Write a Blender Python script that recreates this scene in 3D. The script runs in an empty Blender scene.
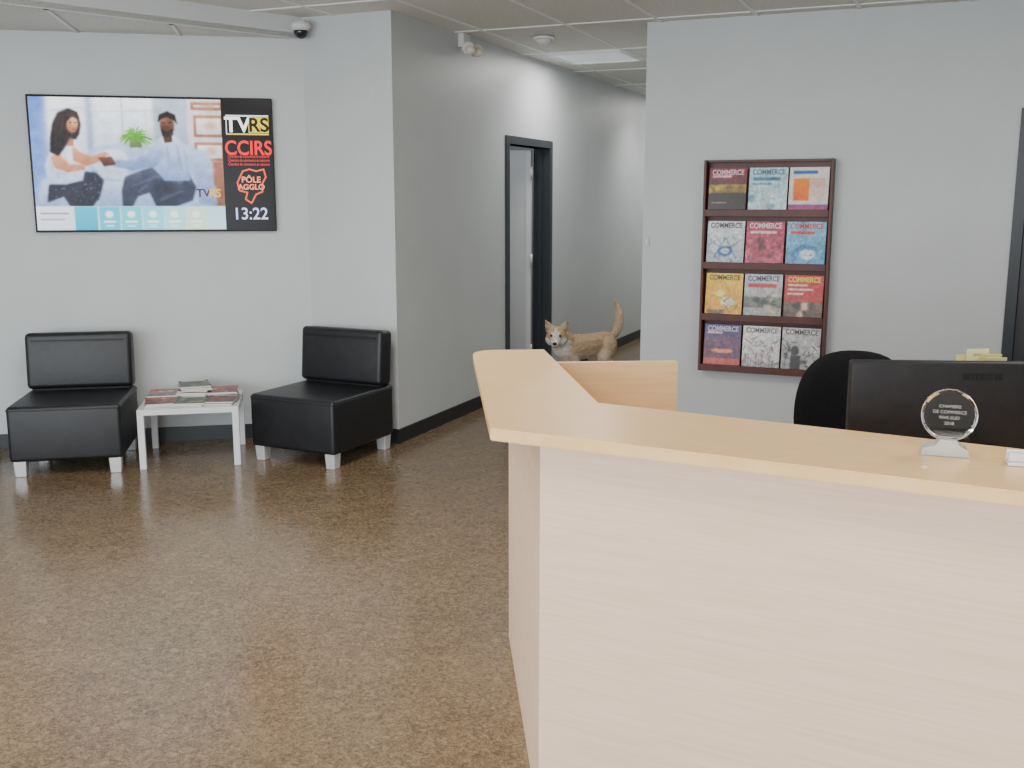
import bpy, bmesh, math, random
import numpy as np
from mathutils import Vector, Matrix
random.seed(7); np.random.seed(3)
S=bpy.context.scene
COL=S.collection
# ---------------------------------------------------------------- materials
MC={}
def mat(name,col,rough=0.5,metal=0.0,coat=0.0,spec=None,emit=None,estr=0,trans=0,ior=None,sheen=0):
    if name in MC: return MC[name]
    m=bpy.data.materials.new(name); m.use_nodes=True
    b=m.node_tree.nodes['Principled BSDF']
    b.inputs['Base Color'].default_value=(*col,1)
    b.inputs['Roughness'].default_value=rough
    b.inputs['Metallic'].default_value=metal
    b.inputs['Coat Weight'].default_value=coat
    if spec is not None: b.inputs['Specular IOR Level'].default_value=spec
    if emit: 
        b.inputs['Emission Color'].default_value=(*emit,1); b.inputs['Emission Strength'].default_value=estr
    b.inputs['Transmission Weight'].default_value=trans
    if ior: b.inputs['IOR'].default_value=ior
    MC[name]=m
    return m
def noisy(name,c1,c2,scale=8,rough=0.5,stretch=(1,1,1),bump=0.0,detail=4,lo=0.35,hi=0.65,coat=0,bscale=None,metal=0,spec=None):
    if name in MC: return MC[name]
    m=mat(name,c1,rough,metal,coat,spec)
    nt=m.node_tree; N=nt.nodes; L=nt.links; b=N['Principled BSDF']
    tc=N.new('ShaderNodeTexCoord'); mp=N.new('ShaderNodeMapping'); mp.inputs['Scale'].default_value=stretch
    L.new(tc.outputs['Object'],mp.inputs['Vector'])
    n=N.new('ShaderNodeTexNoise'); n.inputs['Scale'].default_value=scale; n.inputs['Detail'].default_value=detail
    L.new(mp.outputs[0],n.inputs['Vector'])
    r=N.new('ShaderNodeValToRGB'); r.color_ramp.elements[0].position=lo; r.color_ramp.elements[1].position=hi
    r.color_ramp.elements[0].color=(*c1,1); r.color_ramp.elements[1].color=(*c2,1)
    L.new(n.outputs['Fac'],r.inputs['Fac']); L.new(r.outputs['Color'],b.inputs['Base Color'])
    if bump:
        n2=N.new('ShaderNodeTexNoise'); n2.inputs['Scale'].default_value=bscale or scale*4; n2.inputs['Detail'].default_value=3
        L.new(mp.outputs[0],n2.inputs['Vector'])
        bp=N.new('ShaderNodeBump'); bp.inputs['Strength'].default_value=bump; bp.inputs['Distance'].default_value=0.01
        L.new(n2.outputs['Fac'],bp.inputs['Height']); L.new(bp.outputs[0],b.inputs['Normal'])
    return m
def emi(col,s=1.0):
    k='screen_%.2f_%.2f_%.2f_%.1f'%(*col,s)
    if k in MC: return MC[k]
    m=bpy.data.materials.new(k); m.use_nodes=True; nt=m.node_tree
    b=nt.nodes['Principled BSDF']
    b.inputs['Base Color'].default_value=(0.005,0.005,0.005,1); b.inputs['Roughness'].default_value=0.2
    b.inputs['Specular IOR Level'].default_value=0.15
    b.inputs['Emission Color'].default_value=(*col,1); b.inputs['Emission Strength'].default_value=s
    MC[k]=m; return m
def srgb(r,g,b):
    f=lambda c:((c/255+0.055)/1.055)**2.4 if c>10 else c/255/12.92
    return (f(r),f(g),f(b))

WALL=noisy('wall_paint',(0.54,0.573,0.585),(0.56,0.593,0.605),scale=3,rough=0.45,bump=0.03,bscale=180)
WHITEP=noisy('fascia_paint',(0.62,0.65,0.66),(0.65,0.68,0.69),scale=3,rough=0.6)
TILE=noisy('ceiling_tile',(0.66,0.66,0.62),(0.76,0.76,0.72),scale=60,rough=0.9,bump=0.25,bscale=150)
TBAR=mat('tbar_white',(0.84,0.85,0.84),0.5)
BASE=mat('baseboard_black',(0.014,0.016,0.02),0.4)
FRAME=mat('door_frame_charcoal',(0.022,0.028,0.036),0.4)
MAPLE=noisy('maple_laminate',(0.82,0.54,0.28),(0.87,0.61,0.35),scale=5,rough=0.35,stretch=(1,1,18),detail=6)
MAPLEF=noisy('maple_front_laminate',(0.76,0.545,0.385),(0.85,0.64,0.48),scale=4,rough=0.4,stretch=(0.9,0.9,34),detail=8,lo=0.3,hi=0.7)
MAPLET=noisy('maple_top_laminate',(0.82,0.52,0.22),(0.87,0.58,0.27),scale=5,rough=0.28,stretch=(2,18,1),detail=6,coat=0.15)
LEATHER=noisy('black_leather',(0.006,0.007,0.010),(0.010,0.011,0.014),scale=20,rough=0.42,bump=0.08,bscale=160)
SEAM=mat('leather_seam',(0.004,0.004,0.005),0.6)
SILVER=noisy('brushed_silver',(0.62,0.63,0.65),(0.72,0.73,0.75),scale=10,rough=0.35,metal=0.35,stretch=(1,1,20))
BLACKP=noisy('black_plastic',(0.008,0.008,0.010),(0.012,0.012,0.014),scale=30,rough=0.55,bump=0.05,spec=0.35)
FABRIC=noisy('black_fabric',(0.005,0.005,0.007),(0.010,0.010,0.013),scale=200,rough=0.9,bump=0.1,spec=0.2)
MAHOG=noisy('mahogany',(0.065,0.016,0.011),(0.11,0.030,0.020),scale=6,rough=0.4,stretch=(1,1,0.1),detail=5,spec=0.35)
WHITE=mat('white_plastic',(0.75,0.75,0.74),0.4)
DOORW=noisy('door_white',(0.60,0.62,0.64),(0.64,0.66,0.68),scale=3,rough=0.5)

def floor_mat():
    m=mat('marmoleum_floor',(0.3,0.2,0.1),0.22); nt=m.node_tree; N=nt.nodes; L=nt.links; b=N['Principled BSDF']
    tc=N.new('ShaderNodeTexCoord')
    def noise(sc,det,dist=0,rg=0.65):
        n=N.new('ShaderNodeTexNoise'); n.inputs['Scale'].default_value=sc; n.inputs['Detail'].default_value=det
        n.inputs['Distortion'].default_value=dist; n.inputs['Roughness'].default_value=rg
        L.new(tc.outputs['Object'],n.inputs['Vector']); return n
    a=noise(42,6,1.2,0.7); c=noise(7,4,0.5); d=noise(130,4,1.2,0.75)
    r=N.new('ShaderNodeValToRGB'); e=r.color_ramp.elements
    e[0].position=0.39; e[0].color=(0.072,0.048,0.028,1)
    e[1].position=0.63; e[1].color=(0.33,0.245,0.155,1)
    x=e.new(0.5); x.color=(0.172,0.120,0.070,1)
    m1=N.new('ShaderNodeMath'); m1.operation='MULTIPLY'; m1.inputs[1].default_value=0.46; L.new(d.outputs['Fac'],m1.inputs[0])
    m2=N.new('ShaderNodeMath'); m2.operation='MULTIPLY_ADD'; m2.inputs[1].default_value=0.44; L.new(a.outputs['Fac'],m2.inputs[0]); L.new(m1.outputs[0],m2.inputs[2])
    m3=N.new('ShaderNodeMath'); m3.operation='MULTIPLY_ADD'; m3.inputs[1].default_value=0.10; L.new(c.outputs['Fac'],m3.inputs[0]); L.new(m2.outputs[0],m3.inputs[2])
    L.new(m3.outputs[0],r.inputs['Fac']); L.new(r.outputs['Color'],b.inputs['Base Color'])
    rr=N.new('ShaderNodeMapRange'); rr.inputs[3].default_value=0.16; rr.inputs[4].default_value=0.26
    L.new(c.outputs['Fac'],rr.inputs[0]); L.new(rr.outputs[0],b.inputs['Roughness'])
    bp=N.new('ShaderNodeBump'); bp.inputs['Strength'].default_value=0.02; bp.inputs['Distance'].default_value=0.01
    L.new(d.outputs['Fac'],bp.inputs['Height']); L.new(bp.outputs[0],b.inputs['Normal'])
    b.inputs['Specular IOR Level'].default_value=0.55
    return m
FLOOR=floor_mat()

# ---------------------------------------------------------------- mesh helpers
def finish(name,bm,m,parent=None,loc=(0,0,0),rot=(0,0,0),smooth=False):
    me=bpy.data.meshes.new(name); bm.normal_update(); bm.to_mesh(me); bm.free()
    o=bpy.data.objects.new(name,me); COL.objects.link(o)
    if m: me.materials.append(m)
    if smooth:
        for p in me.polygons: p.use_smooth=True
    o.location=loc; o.rotation_euler=rot
    if parent: o.parent=parent
    return o
def empty(name,loc=(0,0,0),rz=0):
    o=bpy.data.objects.new(name,None); COL.objects.link(o); o.location=loc; o.rotation_euler=(0,0,rz); o.empty_display_size=0.1
    return o
def box(name,size,loc,m,parent=None,rot=(0,0,0),bev=0.0,seg=3,taper=None):
    bm=bmesh.new(); bmesh.ops.create_cube(bm,size=1)
    for v in bm.verts:
        k=1
        if taper and v.co.z<0: k=taper
        v.co=Vector((v.co.x*size[0]*k,v.co.y*size[1]*k,v.co.z*size[2]))
    if bev: bmesh.ops.bevel(bm,geom=list(bm.edges),offset=bev,segments=seg,affect='EDGES',profile=0.5)
    return finish(name,bm,m,parent,loc,rot,smooth=bool(bev) and seg>2)
def mm(name,x0,x1,y0,y1,z0,z1,m,parent=None,bev=0):
    return box(name,(x1-x0,y1-y0,z1-z0),((x0+x1)/2,(y0+y1)/2,(z0+z1)/2),m,parent,bev=bev,seg=2)
def prism(name,pts,z0,z1,m,parent=None,bev=0):
    bm=bmesh.new(); 
    vs=[bm.verts.new((p[0],p[1],z0)) for p in pts]; f=bm.faces.new(vs)
    r=bmesh.ops.extrude_face_region(bm,geom=[f])
    for v in r['geom']:
        if isinstance(v,bmesh.types.BMVert): v.co.z=z1
    bmesh.ops.recalc_face_normals(bm,faces=bm.faces)
    if bev: bmesh.ops.bevel(bm,geom=[e for e in bm.edges if abs(e.verts[0].co.z-e.verts[1].co.z)<1e-5],offset=bev,segments=2,affect='EDGES')
    return finish(name,bm,m,parent)
def cyl(name,r,h,loc,m,parent=None,rot=(0,0,0),seg=32,r2=None,bev=0):
    bm=bmesh.new(); bmesh.ops.create_cone(bm,cap_ends=True,segments=seg,radius1=r,radius2=r if r2 is None else r2,depth=h)
    if bev:
        bmesh.ops.bevel(bm,geom=[e for e in bm.edges if abs(e.verts[0].co.z-e.verts[1].co.z)<1e-6],offset=bev,segments=2,affect='EDGES')
    o=finish(name,bm,m,parent,loc,rot)
    for p in o.data.polygons:
        if len(p.vertices)==4: p.use_smooth=True
    return o
def sph(name,r,loc,m,parent=None,scale=(1,1,1),rot=(0,0,0),seg=24):
    bm=bmesh.new(); bmesh.ops.create_uvsphere(bm,u_segments=seg,v_segments=seg//2,radius=r)
    for v in bm.verts: v.co=Vector((v.co.x*scale[0],v.co.y*scale[1],v.co.z*scale[2]))
    return finish(name,bm,m,parent,loc,rot,True)
def flat(name,pts,y,m,parent):   # polygon in local XZ plane, facing -Y
    bm=bmesh.new(); vs=[bm.verts.new((p[0],y,p[1])) for p in pts]; f=bm.faces.new(vs); bm.normal_update()
    if f.normal.y>0: f.normal_flip()
    return finish(name,bm,m,parent)
def text(name,body,x,z,y,size,m,parent,align='CENTER',bold=0.0,sx=1.0,rot=(math.pi/2,0,0)):
    c=bpy.data.curves.new(name+'_c','FONT'); c.body=body; c.size=size; c.align_x=align; c.align_y='CENTER'; c.offset=bold
    o=bpy.data.objects.new(name+'_t',c); COL.objects.link(o)
    dg=bpy.context.evaluated_depsgraph_get(); dg.update()
    me=bpy.data.meshes.new_from_object(o.evaluated_get(dg)); bpy.data.objects.remove(o)
    me.materials.clear(); me.materials.append(m)
    ob=bpy.data.objects.new(name,me); COL.objects.link(ob); ob.parent=parent; ob.location=(x,y,z); ob.rotation_euler=rot; ob.scale=(sx,1,1)
    return ob
# ------- painted picture: numpy raster turned into per-vertex colours on a real flat panel
class Pic:
    def __init__(s,w,h,bg,x0,y0,x1,y1):
        s.w=w;s.h=h; s.im=np.zeros((h,w,3)); s.im[:]=np.array(bg)/255.
        s.X,s.Y=np.meshgrid(x0+(np.arange(w)+.5)/w*(x1-x0),y0+(np.arange(h)+.5)/h*(y1-y0))
        s.px=(x1-x0)/w
    def blur(s,a,r):
        r=r/s.px
        if r<0.3: return a
        n=int(r*3)+1; k=np.exp(-np.arange(-n,n+1)**2/(2*r*r)); k/=k.sum()
        def b1(z): 
            zz=np.pad(z,n,mode='edge'); return np.convolve(zz,k,'valid')
        a=np.apply_along_axis(b1,0,a); return np.apply_along_axis(b1,1,a)
    def comp(s,mask,c,c2=None,soft=0.5,alpha=1,vert=True):
        m=s.blur(mask.astype(float),soft)[...,None]*alpha
        col=np.array(c)/255.
        if c2 is not None:
            q=s.Y if vert else s.X
            lo,hi=q[mask].min(),q[mask].max()+1e-6
            t=np.clip((q-lo)/(hi-lo),0,1)[...,None]; col=(1-t)*col+t*np.array(c2)/255.
        s.im=s.im*(1-m)+col*m
    def poly(s,pts,c,c2=None,soft=0.5,alpha=1,vert=True):
        ins=np.zeros(s.X.shape,bool); n=len(pts)
        for i in range(n):
            x1,y1=pts[i]; x2,y2=pts[(i+1)%n]
            if y1==y2: continue
            cnd=((s.Y<y1)!=(s.Y<y2))&(s.X<(x2-x1)*(s.Y-y1)/(y2-y1)+x1)
            ins^=cnd
        if ins.any(): s.comp(ins,c,c2,soft,alpha,vert)
    def rect(s,a,b,c_,d,c,c2=None,**k): s.poly([(a,b),(c_,b),(c_,d),(a,d)],c,c2,**k)
    def ell(s,cx,cy,rx,ry,c,c2=None,a=0,**k):
        dx=s.X-cx; dy=s.Y-cy; u=dx*math.cos(a)+dy*math.sin(a); v=-dx*math.sin(a)+dy*math.cos(a)
        m=(u/rx)**2+(v/ry)**2<1
        if m.any(): s.comp(m,c,c2,**k)
    def line(s,pts,w,c,**k):
        for (x1,y1),(x2,y2) in zip(pts[:-1],pts[1:]):
            L=math.hypot(x2-x1,y2-y1)+1e-6; nx=-(y2-y1)/L*w/2; ny=(x2-x1)/L*w/2
            s.poly([(x1+nx,y1+ny),(x2+nx,y2+ny),(x2-nx,y2-ny),(x1-nx,y1-ny)],c,**k)
    def noise(s,amp,cell):
        gh=int((s.Y.max()-s.Y.min())/cell)+2; gw=int((s.X.max()-s.X.min())/cell)+2
        g=np.random.randn(gh,gw)
        iy=((s.Y-s.Y.min())/cell); ix=((s.X-s.X.min())/cell)
        y0=iy.astype(int);x0=ix.astype(int);fy=iy-y0;fx=ix-x0
        y1=np.minimum(y0+1,gh-1);x1=np.minimum(x0+1,gw-1)
        n=g[y0,x0]*(1-fy)*(1-fx)+g[y0,x1]*(1-fy)*fx+g[y1,x0]*fy*(1-fx)+g[y1,x1]*fy*fx
        s.im=np.clip(s.im+amp*n[...,None],0,1)
    def grade(s,sat=1.0,gam=1.0):
        l=s.im.mean(-1,keepdims=True); s.im=np.clip(l+(s.im-l)*sat,0,1)**gam
    def build(s,name,x0,x1,ztop,zbot,y,m,parent):
        w,h=s.w,s.h
        xs=np.linspace(x0,x1,w); zs=np.linspace(ztop,zbot,h)
        gx,gz=np.meshgrid(xs,zs); co=np.stack([gx,np.full_like(gx,y),gz],-1).reshape(-1,3)
        idx=np.arange(w*h).reshape(h,w)
        f=np.stack([idx[1:,:-1],idx[1:,1:],idx[:-1,1:],idx[:-1,:-1]],-1).reshape(-1,4)
        me=bpy.data.meshes.new(name); me.from_pydata(co.tolist(),[],f.tolist()); me.update()
        ca=me.color_attributes.new('picture','FLOAT_COLOR','POINT')
        lin=np.where(s.im<0.04,s.im/12.92,((s.im+0.055)/1.055)**2.4)
        buf=np.ones((w*h,4),np.float32); buf[:,:3]=lin.reshape(-1,3)
        ca.data.foreach_set('color',buf.ravel())
        me.materials.append(m); o=bpy.data.objects.new(name,me); COL.objects.link(o); o.parent=parent; return o
def picmat(name,emis=0,rough=0.3):
    m=bpy.data.materials.new(name); m.use_nodes=True; nt=m.node_tree; b=nt.nodes['Principled BSDF']
    a=nt.nodes.new('ShaderNodeAttribute'); a.attribute_name='picture'; b.inputs['Roughness'].default_value=rough
    if emis:
        b.inputs['Specular IOR Level'].default_value=0.15
        b.inputs['Base Color'].default_value=(.01,.01,.01,1); nt.links.new(a.outputs['Color'],b.inputs['Emission Color']); b.inputs['Emission Strength'].default_value=emis
    else: nt.links.new(a.outputs['Color'],b.inputs['Base Color'])
    return m
PRINT=picmat('printed_cover',0,0.35)

# ---------------------------------------------------------------- room shell
C=Vector((-3.90,5.785)); D=Vector((0.824,0.566)); NRM=Vector((0.566,-0.824)); RZ=math.radians(34.5)
HW=-3.255; SX=-1.93; SY=6.83; CH=2.715; CL=2.585
TE=C-D*2.0      # left end of tv wall
mm('floor',-9,4.2,-3.2,14.2,-0.1,0.0,FLOOR)
mm('ceiling',-9,4.2,-3.2,14.2,CH,CH+0.1,TILE)
bm=bmesh.new()
def addbox(bm,x0,x1,y0,y1,z0,z1):
    r=bmesh.ops.create_cube(bm,size=1)
    for v in r['verts']:
        v.co=Vector(((x0+x1)/2+v.co.x*(x1-x0),(y0+y1)/2+v.co.y*(y1-y0),(z0+z1)/2+v.co.z*(z1-z0)))
gx0=-3.05-0.61*9
while gx0<4.1:
    if gx0>-9: addbox(bm,gx0-0.012,gx0+0.012,-3.2,14.0,CH-0.006,CH)
    gx0+=0.61
gy=7.90-1.22*9
while gy<14: 
    if gy>-3.2: addbox(bm,-9,4.2,gy-0.012,gy+0.012,CH-0.0062,CH)
    gy+=1.22
finish('ceiling_grid_trim',bm,TBAR)
T=0.13
mm('wall_back',SX,0.36,SY,SY+T,0,CH,WALL)
mm('wall_back_header',0.36,1.28,SY,SY+T,2.04,CH,WALL)
mm('wall_back_end',1.28,4.1,SY,SY+T,0,CH,WALL)
mm('wall_hall_right',SX,SX+T,SY+T,14,0,CH,WALL)
mm('wall_hall_left_front',HW-T,HW,C.y,7.63,0,CH,WALL)
mm('wall_hall_left_header',HW-T,HW,7.63,8.54,2.01,CH,WALL)
mm('wall_hall_left_rear',HW-T,HW,8.54,14,0,CH,WALL)
mm('wall_hall_end',HW-T,SX+T,14,14.13,0,CH,WALL)
mm('wall_corner_return',C.x,HW-T,C.y,C.y+T,0,CH,WALL)
nn=-NRM*T
prism('wall_tv',[C,TE,TE+nn,C+nn],0,CH,WALL)
mm('wall_left',TE.x-T,TE.x,-3.1,TE.y,0,CH,WALL)
mm('wall_right',3.9,4.03,-3.1,SY,0,CH,WALL)
mm('wall_front_sill',-5.53,3.9,-3.2,-3.07,0,0.35,WALL)
mm('wall_front_header',-5.53,3.9,-3.2,-3.07,2.45,CH,WALL)
mm('wall_front_right',2.1,3.9,-3.2,-3.07,0.35,2.45,WALL)
wf=empty('window_1',(0,0,0))
for i in range(5):
    xx=-5.5+i*1.89
    mm('mullion_%d'%i,xx-0.04 if i else xx,xx+0.04,-3.17,-3.1,0.35,2.45,FRAME,wf)
mm('sill_rail',-5.53,2.1,-3.17,-3.1,0.35,0.41,FRAME,wf); mm('head_rail',-5.53,2.1,-3.17,-3.1,2.39,2.45,FRAME,wf)
mm('wall_sideroom_back',-5.6,-5.5,6.6,9.6,0,CH,WALL)
mm('wall_sideroom_far',-5.5,HW-T,9.5,9.6,0,CH,WALL)
mm('wall_sideroom_near',-5.5,HW-T,6.5,6.6,0,CH,WALL)
mm('wall_backroom_back',-1.8,4.1,9.4,9.5,0,CH,WALL)
LW=Vector((TE.x,2.07))
prism('ceiling_lowered',[C,TE,LW],CL,CL+0.03,TILE)
fd=(LW-C).normalized(); fp=Vector((-fd.y,fd.x))*0.04
if fp.x<0: fp=-fp
prism('trim_fascia',[C,LW,LW-fp,C-fp],CL-0.005,CH,WHITEP)
bm=bmesh.new()
for k in (0.75,1.35):
    a=C-D*k
    den=NRM.x*fd.y-NRM.y*fd.x
    dd=C-a
    s=(dd.x*fd.y-dd.y*fd.x)/den
    e=a+NRM*s; q=D*0.012
    vs=[bm.verts.new((p.x,p.y,CL-0.005)) for p in (a-q,a+q,e+q,e-q)]; bm.faces.new(vs)
finish('ceiling_lowered_grid_trim',bm,TBAR)
BH=0.095
mm('baseboard_hall_front',HW,HW+0.012,C.y-0.012,7.57,0,BH,BASE)
mm('baseboard_hall_rear',HW,HW+0.012,8.60,14,0,BH,BASE)
mm('baseboard_corner',C.x,HW,C.y-0.012,C.y,0,BH,BASE)
prism('baseboard_tv',[C,TE,TE+NRM*0.012,C+NRM*0.012],0,BH,BASE)
mm('baseboard_left',TE.x,TE.x+0.012,-3,TE.y,0,BH,BASE)
mm('baseboard_back',SX,0.30,SY-0.012,SY,0,BH,BASE)
mm('baseboard_hall_right',SX-0.012,SX,SY-0.012,14,0,BH,BASE)
d1=empty('door_1',(0,0,0))
mm('jamb_near',HW-T-0.01,HW+0.015,7.55,7.61,0,2.07,FRAME,d1)
mm('jamb_far',HW-T-0.01,HW+0.015,8.50,8.56,0,2.07,FRAME,d1)
mm('jamb_head',HW-T-0.01,HW+0.015,7.61,8.50,2.01,2.07,FRAME,d1)
mm('jamb_stop_far',HW-0.09,HW-0.06,8.485,8.50,0,2.01,FRAME,d1)
lf=empty('door_leaf',(HW-T-0.012,8.48,0)); lf.parent=d1; lf.rotation_euler=(0,0,math.radians(4))
box('leaf',(0.86,0.04,1.99),(-0.44,0,1.0),DOORW,lf,bev=0.003,seg=2)
mm('leaf_edge_strip',-0.05,-0.01,-0.024,-0.0205,0.02,1.98,WHITE,lf)
for z in (0.25,1.05,1.8): cyl('hinge_%d'%int(z*10),0.010,0.11,(0.0,-0.028,z),SILVER,lf,seg=12)
cyl('knob',0.028,0.05,(-0.80,-0.05,1.0),SILVER,lf,rot=(math.pi/2,0,0))
d2=empty('door_2',(0,0,0))
mm('jamb_left',0.32,0.38,SY-0.02,SY+T+0.01,0,2.10,FRAME,d2)
mm('jamb_right',1.28,1.34,SY-0.02,SY+T+0.01,0,2.10,FRAME,d2)
mm('jamb_head',0.38,1.28,SY-0.02,SY+T+0.01,2.04,2.10,FRAME,d2)
mm('leaf',0.385,1.275,SY+0.03,SY+0.075,0.01,2.035,mat('door_dark',(0.03,0.03,0.035),0.4),d2,bev=0.003)
cyl('knob',0.028,0.06,(1.2,SY-0.01,1.0),SILVER,d2,rot=(math.pi/2,0,0))

# ---------------------------------------------------------------- ceiling fittings
tr=empty('ceiling_light_panel',(-2.745,8.205,CH))
LP=mat('light_diffuser',(0.80,0.86,0.9),0.5,emit=(0.9,0.97,1.0),estr=0.22)
box('diffuser',(0.57,0.57,0.006),(0,0,-0.009),LP,tr)
for s in (-1,1):
    box('rim_x%d'%s,(0.60,0.02,0.02),(0,s*0.293,-0.012),TBAR,tr); box('rim_y%d'%s,(0.02,0.60,0.02),(s*0.293,0,-0.012),TBAR,tr)
sd=empty('smoke_detector',(-2.76,7.09,CH-0.006))
cyl('base',0.075,0.02,(0,0,-0.01),WHITE,sd); cyl('dome',0.035,0.03,(0,0,-0.033),WHITE,sd,r2=0.062,bev=0.004)
el=empty('emergency_light',(HW,6.78,CH-0.125))
box('body',(0.045,0.12,0.095),(0.0225,0,0.0775),WHITE,el,bev=0.006)
LENS=mat('lamp_lens',(0.80,0.72,0.6),0.15)
for s in (-1,1):
    cyl('stem_%d'%(s+1),0.01,0.07,(0.055,s*0.05,0.03),WHITE,el,rot=(0,math.radians(60),0))
    cyl('lamp_%d'%(s+1),0.028,0.06,(0.085,s*0.06,0.01),WHITE,el,rot=(math.radians(75),0,math.radians(40+s*25)),r2=0.045,bev=0.004)
    sph('lens_%d'%(s+1),0.036,(0.105,s*0.06-0.018,0.002),LENS,el,scale=(1,1,0.9))
sc=empty('security_camera',(-3.845,5.69,2.645))
box('wall_arm',(0.04,0.09,0.03),(0,0.05,0.005),WHITE,sc,bev=0.004)
cyl('housing',0.058,0.055,(0,0,0),WHITE,sc,bev=0.010)
sph('dome',0.045,(0,0,-0.032),mat('dark_dome',(0.02,0.02,0.03),0.08),sc)
sw=empty('light_switch',(SX+0.03,SY,1.30)); box('plate',(0.035,0.008,0.07),(0,-0.004,0),WALL,sw,bev=0.002,seg=2); box('rocker',(0.015,0.006,0.04),(0,-0.010,0),WHITE,sw,bev=0.002,seg=2)

# ---------------------------------------------------------------- television
TVC=Vector((-4.645,5.215))
tv=empty('wall_television',(TVC.x,TVC.y,1.792),RZ)
box('housing',(1.462,0.035,0.834),(0,0.022,0),BLACKP,tv,bev=0.004,seg=2)
box('wall_bracket',(0.5,0.02,0.4),(0,0.043,0),BLACKP,tv)
flat('panel',[(-.722,-.408),(.722,-.408),(.722,.408),(-.722,.408)],0.0035,emi((0.004,0.004,0.008),1.0),tv)
def P(px,py): return (-0.729+(px-26)/246*1.458, 0.415-(py-96)/136*0.83)
lay=[0.001]
def nl(): lay[0]-=0.0004; return lay[0]
def poly(n,pp,c,s=1.0): return flat(n,[P(*p) for p in pp],nl(),emi(srgb(*c),s),tv)
def rect(n,x0,y0,x1,y1,c,s=1.0): return poly(n,[(x0,y0),(x1,y0),(x1,y1),(x0,y1)],c,s)
V=Pic(384,264,(200,212,226),28,98,219,230)
V.rect(28,98,184,165,(222,230,240),(206,218,232),soft=3)
V.rect(28,98,44,206,(110,142,205),(140,164,215),soft=3)
V.rect(46,98,80,142,(250,252,254),(230,240,250),soft=1.6); V.rect(92,98,150,134,(246,250,253),(226,236,248),soft=1.6)
V.rect(83,98,89,160,(166,182,206),soft=1.2); V.rect(118,98,120,134,(200,212,228),soft=.6)
V.line([(44,112),(80,108)],1.2,(190,206,226)); V.line([(92,112),(150,110)],1.0,(200,214,230))
V.rect(150,98,186,150,(186,194,208),(170,182,200),soft=1.5)
V.rect(184,98,219,206,(222,216,216),(196,192,198),soft=1)
for (x0,y0,x1,y1) in ((188,101,219,109),(190,114,219,136),(190,141,219,160)):
    V.rect(x0,y0,x1,y1,(176,132,108),(156,116,96),soft=.5); V.rect(x0+3,y0+3,x1-1,y1-3,(236,232,228),(214,212,214),soft=.6)
    V.ell((x0+x1)/2+2,(y0+y1)/2,7,4,(200,160,130),soft=1.5,alpha=.6)
V.rect(206,160,219,206,(160,112,92),(130,96,80),soft=1)
V.poly([(82,158),(90,146),(122,142),(150,146),(190,146),(204,160),(206,206),(84,206)],(186,202,226),(150,170,204),soft=1.2)
V.poly([(90,152),(112,148),(122,156),(120,172),(96,176),(88,166)],(226,232,242),(186,200,222),soft=1.5)
V.poly([(34,180),(70,172),(200,176),(210,188),(210,206),(30,206)],(210,220,236),(148,168,200),soft=1.5)
V.poly([(186,150),(200,148),(208,162),(208,204),(192,204)],(186,200,224),(126,146,182),soft=1.2)
V.line([(88,178),(140,182),(190,178)],1.2,(130,148,182),soft=.8,alpha=.7)
V.ell(131,138,17,8,(140,190,100),soft=2,alpha=.5)
for i in range(46):
    a=math.radians(-180+i*180/45+random.uniform(-4,4)); r=random.uniform(9,19)
    x1=130+math.cos(a)*r; y1=141+math.sin(a)*r*0.95; 
    V.line([(130,142),((130+x1)/2,(141+y1)/2-3),(x1,y1+2.5)],1.2,(60+random.randint(0,60),130+random.randint(0,45),30+random.randint(0,30)),soft=.3,alpha=.85)
V.rect(125,140,137,147,(120,140,90),(90,110,70),soft=.7)
V.poly([(48,176),(70,170),(90,172),(97,180),(92,196),(84,206),(62,206),(56,196),(40,202),(42,186)],(44,46,66),(24,26,42),soft=.9)
for i in range(60): V.ell(70+random.uniform(-22,24),188+random.uniform(-14,14),random.uniform(.6,1.4),.8,random.choice([(120,124,150),(20,22,36),(90,96,124)]),soft=.4,alpha=.55)
V.poly([(46,150),(52,140),(60,136),(70,138),(78,150),(80,166),(76,180),(60,184),(42,184),(40,166)],(242,244,250),(186,198,222),soft=.8)
for (p0,p1) in (((58,146),(62,160)),((62,160),(58,178)),((70,148),(72,160)),((50,152),(46,172)),((66,164),(70,178)),((54,160),(52,180))):
    V.line([p0,p1],1.5,(160,174,204),soft=.9,alpha=.7)
V.poly([(68,146),(76,152),(86,156),(100,151),(104,154),(92,162),(80,166),(68,160)],(222,174,142),(176,120,94),soft=.7)
V.poly([(46,158),(54,152),(64,164),(78,164),(80,169),(62,172),(50,168)],(224,178,148),(180,126,100),soft=.7)
V.poly([(62,138),(70,136),(70,146),(63,146)],(176,122,96),soft=.6)
V.poly([(50,124),(56,113),(66,109),(75,113),(78,124),(76,134),(72,140),(66,138),(62,146),(54,156),(46,152),(47,138)],(34,24,24),(20,14,16),soft=.9)
for i in range(16): V.line([(52+i*1.4,114+abs(i-8)*.8),(48+i*1.2+random.uniform(-2,2),140+random.uniform(-6,8))],.6,(74,54,48),soft=.4,alpha=.5)
V.ell(69.5,125,5.6,8,(214,160,128),(160,104,80),a=.12,soft=.8)
V.ell(72,122,2.6,4,(232,184,152),soft=1,alpha=.6)
V.line([(67,123),(69,123)],.9,(50,30,26),soft=.3); V.line([(72,123),(74,123)],.9,(50,30,26),soft=.3); V.line([(69,129.5),(73,129.5)],1,(150,60,60),soft=.3)
V.poly([(60,116),(67,109.5),(75,112.5),(77,120),(70,117),(64,122)],(34,24,24),soft=.6)
V.poly([(118,176),(150,164),(182,172),(190,186),(186,200),(168,206),(148,206),(142,192),(130,196),(124,206),(114,206),(114,190)],(78,84,104),(44,50,68),soft=.9)
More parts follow.
